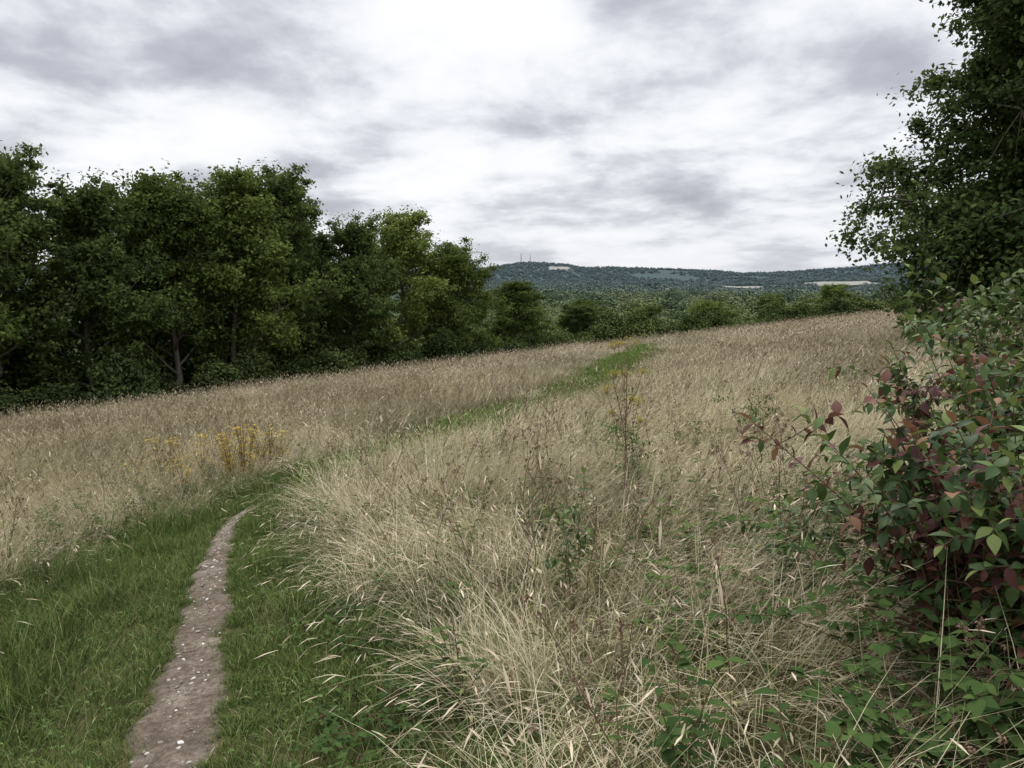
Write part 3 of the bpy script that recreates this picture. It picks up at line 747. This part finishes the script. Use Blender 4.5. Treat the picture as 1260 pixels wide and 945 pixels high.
shrub('dogwood_bush',2.22,1.95,75,.95,.5,.066,.55,[M_twig,M_dog],.14,73,leafstart=.08,twigs=9,srad=.58)
shrub('hazel_sapling',4.7,6.0,45,1.6,.5,.075,.7,[M_twig,M_dog],.04,74,twigs=9,srad=.9)
shrub('dogwood_sapling',.35,4.3,3,.85,.2,.055,.5,[M_twig,M_dog],.0,75,twigs=2,srad=.06,r0=.004)
shrub('dogwood_sapling',1.42,3.95,5,.8,.35,.055,.5,[M_twig,M_dog],.03,76,twigs=3,srad=.12,r0=.004)
shrub('dogwood_sapling',1.8,4.2,5,.85,.3,.055,.5,[M_twig,M_dog],.1,77,twigs=3,srad=.12,r0=.004)
shrub('dogwood_sapling',1.08,6.6,5,.95,.25,.045,.4,[M_twig,M_bram],.0,78,twigs=3,srad=.1,r0=.004)
shrub('dogwood_sapling',2.8,9.0,7,.8,.35,.05,.45,[M_twig,M_bram],.0,79,twigs=3,srad=.2,r0=.004)

def bramble(name,bx,by,rad,n,hgt,seed,leafL=.055,mat=None):
    rg=np.random.default_rng(seed); acc=Acc(); LP=[];LD=[];LR=[];LN=[];LL=[]
    for i in range(n):
        a=rg.uniform(0,6.28); q=rad*math.sqrt(rg.random()); x0=bx+q*math.cos(a); y0=by+q*math.sin(a); z0=float(H(x0,y0))
        az=rg.uniform(0,6.28); L=hgt*rg.uniform(.8,1.8); f=np.linspace(0,1,9)[:,None]
        d=np.array([math.cos(az),math.sin(az),0]); hh=hgt*rg.uniform(.6,1.1)
        pts=np.array([x0,y0,z0])+d*L*.8*f+np.array([0,0,1.])*hh*(2.1*f-1.35*f*f)
        tube(acc,pts,np.linspace(.004,.0015,9),0,5); cr=rg.random()
        for s in np.arange(.15,1.0,.075):
            s+=rg.normal(0,.015); p=np.array([np.interp(s,f[:,0],pts[:,k]) for k in range(3)])
            aa=rg.uniform(0,6.28); pd=np.array([math.cos(aa),math.sin(aa),.35]); e=p+pd*.045
            tube(acc,np.array([p,(p+e)/2+np.array([0,0,.004]),e]),[.0012]*3,0,3)
            for k,(da,sc) in enumerate(((0,1.15),(1.25,.9),(-1.25,.9))):
                LP.append(e); LD.append((math.cos(aa+da),math.sin(aa+da),rg.uniform(-.2,.15))); LN.append(np.array([0,0,1.])+rg.normal(0,.2,3)); LR.append(.5*cr+.5*rg.random()); LL.append(leafL*sc*rg.uniform(.7,1.2))
    shaped_leaves(acc,np.array(LP),np.array(LD),np.array(LN),np.array(LL),.72,1,np.array(LR),.22,.25)
    return link(bpy.data.objects.new(name,acc.mesh(name,[M_cane,mat or M_bram])))
bramble('bramble_patch',1.40,2.0,.45,45,.38,81,.046)
bramble('bramble_patch',.85,2.0,.35,14,.26,87,.034)
bramble('bramble_patch',1.95,2.4,.6,80,.6,82,.05)
bramble('bramble_patch',2.4,3.6,.8,60,.6,83)
bramble('bramble_patch',-.55,3.2,.32,18,.13,84,.032)
bramble('bramble_patch',1.0,3.6,.6,16,.35,85,.04)
bramble('bramble_patch',-.9,4.2,.35,16,.12,86,.028)

def umbel_plant(name,x,y,h,seed,n=5,mat=None):
    rg=np.random.default_rng(seed); acc=Acc(); z=float(H(x,y))
    f=np.linspace(0,1,7)[:,None]; lean=np.array([rg.normal(0,.06),rg.normal(0,.06),0])
    st=np.array([x,y,z])+np.array([0,0,h])*f+lean*h*f*f; tube(acc,st,np.linspace(.006,.003,7),0,6)
    tips=[(st[-1],np.array([0,0,1.]),.09)]
    for i in range(n):
        g=.5+.42*i/n; p=np.array([np.interp(g,f[:,0],st[:,k]) for k in range(3)]); az=i*2.4+rg.random()
        e=p+np.array([math.cos(az)*.18,math.sin(az)*.18,.28])*rg.uniform(.7,1.3)*h*.7; mpt=(p+e)/2+np.array([math.cos(az),math.sin(az),-.3])*.03
        tube(acc,np.array([p,mpt,e]),[.003,.0025,.002],0,5); tips.append((e,norm(e-p),rg.uniform(.04,.08)))
    for p,d,r in tips:
        for k in range(14):
            q=norm(rg.normal(size=3)); q=norm(np.array([q[0],q[1],abs(q[2])*.5+.5])); e=p+q*r*rg.uniform(.8,1)
            tube(acc,np.array([p,e]),[.001,.0008],0,3)
            PP=e+rg.normal(0,.008,(12,3)); quad_leaves(acc,PP,norm(rg.normal(size=(12,3))*.4+np.array([0,0,1.])),.009,1,rg.random(12),.9)
    for i in range(6):
        g=rg.uniform(.15,.6); p=np.array([np.interp(g,f[:,0],st[:,k]) for k in range(3)]); az=rg.uniform(0,6.28)
        for s in np.linspace(.03,.2,6):
            c_=p+np.array([math.cos(az)*s,math.sin(az)*s,.3*s])
            shaped_leaves(acc,np.array([c_,c_]),np.array([[math.cos(az+1),math.sin(az+1),.1],[math.cos(az-1),math.sin(az-1),.1]]),np.array([[0,0,1.]]*2),.05,.4,2,rg.random(2))
    return link(bpy.data.objects.new(name,acc.mesh(name,[M_drystem,mat or M_umb,M_bram])))
umbel_plant('wild_parsnip_plant',.88,6.0,1.42,91)
umbel_plant('wild_parsnip_plant',1.0,6.5,1.15,92,4)

def stalk_mesh(seed,h,heads=6):
    rg=np.random.default_rng(seed); acc=Acc(); f=np.linspace(0,1,7)[:,None]; ln=np.array([rg.normal(0,.15),rg.normal(0,.15),0])
    st=np.array([0,0,h])*f+ln*h*f*f+np.r_[np.zeros((1,3)),rg.normal(0,.008,(6,3))]; tube(acc,st,np.linspace(.0028,.0014,7),0,4)
    tips=[st[-1]]
    for i in range(heads):
        g=rg.uniform(.45,.95); p=np.array([np.interp(g,f[:,0],st[:,k]) for k in range(3)]); az=rg.uniform(0,6.28)
        e=p+np.array([math.cos(az)*.07,math.sin(az)*.07,.12])*rg.uniform(.5,1.4); tube(acc,np.array([p,(p+e)/2+np.array([math.cos(az),math.sin(az),0])*.01,e]),[.0015,.0012,.001],0,3); tips.append(e)
    for p in tips:
        n=14; quad_leaves(acc,p+rg.normal(0,.005,(n,3)),norm(rg.normal(size=(n,3))),.011,1,rg.random(n),.6)
    n=10; g=rg.uniform(.05,.7,n); P=np.stack([np.interp(g,f[:,0],st[:,k]) for k in range(3)],1); a=rg.uniform(0,6.28,n)
    shaped_leaves(acc,P,np.stack([np.cos(a),np.sin(a),.3+0*a],1),np.tile([0,0,1.],(n,1)),rg.uniform(.03,.07,n),.25,2,rg.random(n))
    return acc
M_brownhead=flat('dry_seed_head',(.08,.05,.035),(.20,.13,.08),20)
C_st=source('knapweed_stalk',[stalk_mesh(100+i,.68,6).mesh('stalk',[M_drystem,M_brownhead,M_bram if i%2 else M_olive]) for i in range(6)])
x,y=cand(1.5,26,4.2,.8,1); off,yy=path_off(x,y)
k=((off>np.interp(yy,WY,WR)+.1)|(off<-np.interp(yy,WY,WL)-.1))&(lowf(x,y,.8,2)+.25*R.random(len(x))+.2*(off<0)>.45); x,y=x[k],y[k]; s=R.uniform(.8,1.25,len(x))
scatter('knapweed_stalks',np.stack([x,y,H(x,y)],1),np.stack([R.normal(0,.1,len(x)),R.normal(0,.1,len(x)),R.uniform(0,6.28,len(x))],1),np.stack([s]*3,1),R.integers(0,6,len(x)),C_st)
def weed_mesh(seed,mat):
    rg=np.random.default_rng(seed); acc=Acc()
    for i in range(4):
        a=rg.uniform(0,6.28); ln=np.array([math.cos(a),math.sin(a),0])*.1; f=np.linspace(0,1,5)[:,None]; h=rg.uniform(.25,.5)
        st=np.array([0,0,h])*f+ln*f*f; tube(acc,st,np.linspace(.003,.001,5),0,4)
        n=16; g=rg.uniform(.1,1,n); P=np.stack([np.interp(g,f[:,0],st[:,k]) for k in range(3)],1); a=rg.uniform(0,6.28,n)
        shaped_leaves(acc,P,np.stack([np.cos(a),np.sin(a),.25+0*a],1),np.tile([0,0,1.],(n,1)),rg.uniform(.025,.06,n),.5,1,rg.random(n))
    return acc.mesh('weed',[M_cane,mat])
C_wd=source('leafy_weed',[weed_mesh(120+i,M_bram) for i in range(4)])
x,y=cand(1.2,13,6,.8,1); off,yy=path_off(x,y)
dl=-off-np.interp(yy,WY,WL)
pr=.2+.5*(lowf(x,y,1.2,6)>.6)+ .5*((x>1.0)&(y<4.5))+.7*((dl>0)&(dl<1.1))
k=((off>np.interp(yy,WY,WR)-.1)|(off<-np.interp(yy,WY,WL)+.1))&(R.random(len(x))<pr); x,y=x[k],y[k]; s=R.uniform(.6,1.3,len(x))
scatter('leafy_weeds',np.stack([x,y,H(x,y)],1),np.stack([0*x,0*x,R.uniform(0,6.28,len(x))],1),np.stack([s]*3,1),R.integers(0,4,len(x)),C_wd)
C_yw=source('ragwort',[weed_mesh(130+i,M_yel) for i in range(3)])
n=26; x=R.normal(-3.9,.6,n); y=R.normal(10.9,.5,n); s=R.uniform(1.2,1.9,len(x))
off,yy=path_off(x,y); s=np.where(off>-.8,s*.3,s)
scatter('yellowing_ragwort',np.stack([x,y,H(x,y)],1),np.stack([0*x,0*x,R.uniform(0,6.28,len(x))],1),np.stack([s]*3,1),R.integers(0,3,len(x)),C_yw)

# ------------------------------------------------------------------ sky
w=bpy.data.worlds.new('World'); scene.world=w; w.use_nodes=True; nt=w.node_tree; nt.nodes.clear()
SUN_EL=math.radians(52); SUN_AZ=math.radians(8)   # azimuth measured from +Y toward +X
sky=nd(nt,'ShaderNodeTexSky',sky_type='NISHITA',sun_disc=False,sun_elevation=SUN_EL,sun_rotation=SUN_AZ)
tc=nd(nt,'ShaderNodeTexCoord'); d=tc.outputs['Generated']
sp=nd(nt,'ShaderNodeSeparateXYZ'); nt.links.new(d,sp.inputs[0])
zc=math_(nt,'ADD',math_(nt,'MAXIMUM',sp.outputs[2],0),.20)
cx=math_(nt,'DIVIDE',sp.outputs[0],zc); cy=math_(nt,'DIVIDE',sp.outputs[1],zc)
cb=nd(nt,'ShaderNodeCombineXYZ'); nt.links.new(math_(nt,'MULTIPLY',cx,1.1),cb.inputs[0]); nt.links.new(cy,cb.inputs[1]); cb.inputs[2].default_value=3.7
n1=noise(nt,cb.outputs[0],1.7,7,.55,.15)
v=math_(nt,'ADD',math_(nt,'MULTIPLY',math_(nt,'SUBTRACT',n1,.5),1.4),.56)
def spot(px,py,sig,amp,sx=1.0):
    u=(px-630)/970; vv=-(py-472.5)/970; p=math.radians(7.5)
    D=Vector((u,math.cos(p)+vv*math.sin(p),-math.sin(p)+vv*math.cos(p))).normalized()
    dx=math_(nt,'DIVIDE',math_(nt,'SUBTRACT',sp.outputs[0],D.x),sig*sx); dz=math_(nt,'DIVIDE',math_(nt,'SUBTRACT',sp.outputs[2],D.z),sig)
    r2=math_(nt,'ADD',math_(nt,'MULTIPLY',dx,dx),math_(nt,'MULTIPLY',dz,dz))
    return math_(nt,'MULTIPLY',math_(nt,'POWER',2.718,math_(nt,'MULTIPLY',r2,-1)),amp)
for a in ((650,40,.07,.02,1.4),(350,65,.05,-.07,2.4),(830,160,.055,-.085,2.4),(60,120,.07,.02,2)):
    v=math_(nt,'ADD',v,spot(*a))
cl=ramp(nt,v,[(.24,(.42,.44,.49)),(.38,(.53,.555,.615)),(.47,(.68,.705,.76)),(.54,(.84,.86,.905)),(.62,(.96,.97,1.0)),(.82,(1.08,1.08,1.09))])
hz=nd(nt,'ShaderNodeMapRange',ins={'From Min':.0,'From Max':.10,'To Min':.5,'To Max':0.0}); nt.links.new(sp.outputs[2],hz.inputs[0])
cl=mix(nt,hz.outputs[0],cl,(.73,.765,.835))
ze=nd(nt,'ShaderNodeMapRange',ins={'From Min':.40,'From Max':.85,'To Min':1.0,'To Max':3.2}); nt.links.new(sp.outputs[2],ze.inputs[0])
b1=nd(nt,'ShaderNodeBackground'); nt.links.new(cl,b1.inputs[0]); nt.links.new(ze.outputs[0],b1.inputs[1])
b2=nd(nt,'ShaderNodeBackground',ins={1:.1}); nt.links.new(sky.outputs[0],b2.inputs[0])
mx=nd(nt,'ShaderNodeMixShader',ins={0:.95}); nt.links.new(b2.outputs[0],mx.inputs[1]); nt.links.new(b1.outputs[0],mx.inputs[2])
ou=nd(nt,'ShaderNodeOutputWorld'); nt.links.new(mx.outputs[0],ou.inputs[0])
sl=bpy.data.lights.new('sun','SUN'); sl.energy=1.5; sl.angle=math.radians(12); sl.color=(1,.95,.87)
so=link(bpy.data.objects.new('sun',sl))
sd=Vector((math.sin(SUN_AZ)*math.cos(SUN_EL),math.cos(SUN_AZ)*math.cos(SUN_EL),math.sin(SUN_EL)))
so.rotation_euler=sd.to_track_quat('Z','Y').to_euler(); so.location=(0,0,40)

# ------------------------------------------------------------------ camera
cam=bpy.data.cameras.new('camera'); co=link(bpy.data.objects.new('camera',cam))
cam.sensor_width=36; cam.lens=27.7; cam.clip_start=.05; cam.clip_end=20000
co.location=(0,0,1.6+float(H(0,0))); co.rotation_euler=(math.radians(90-7.5),0,0)
scene.camera=co
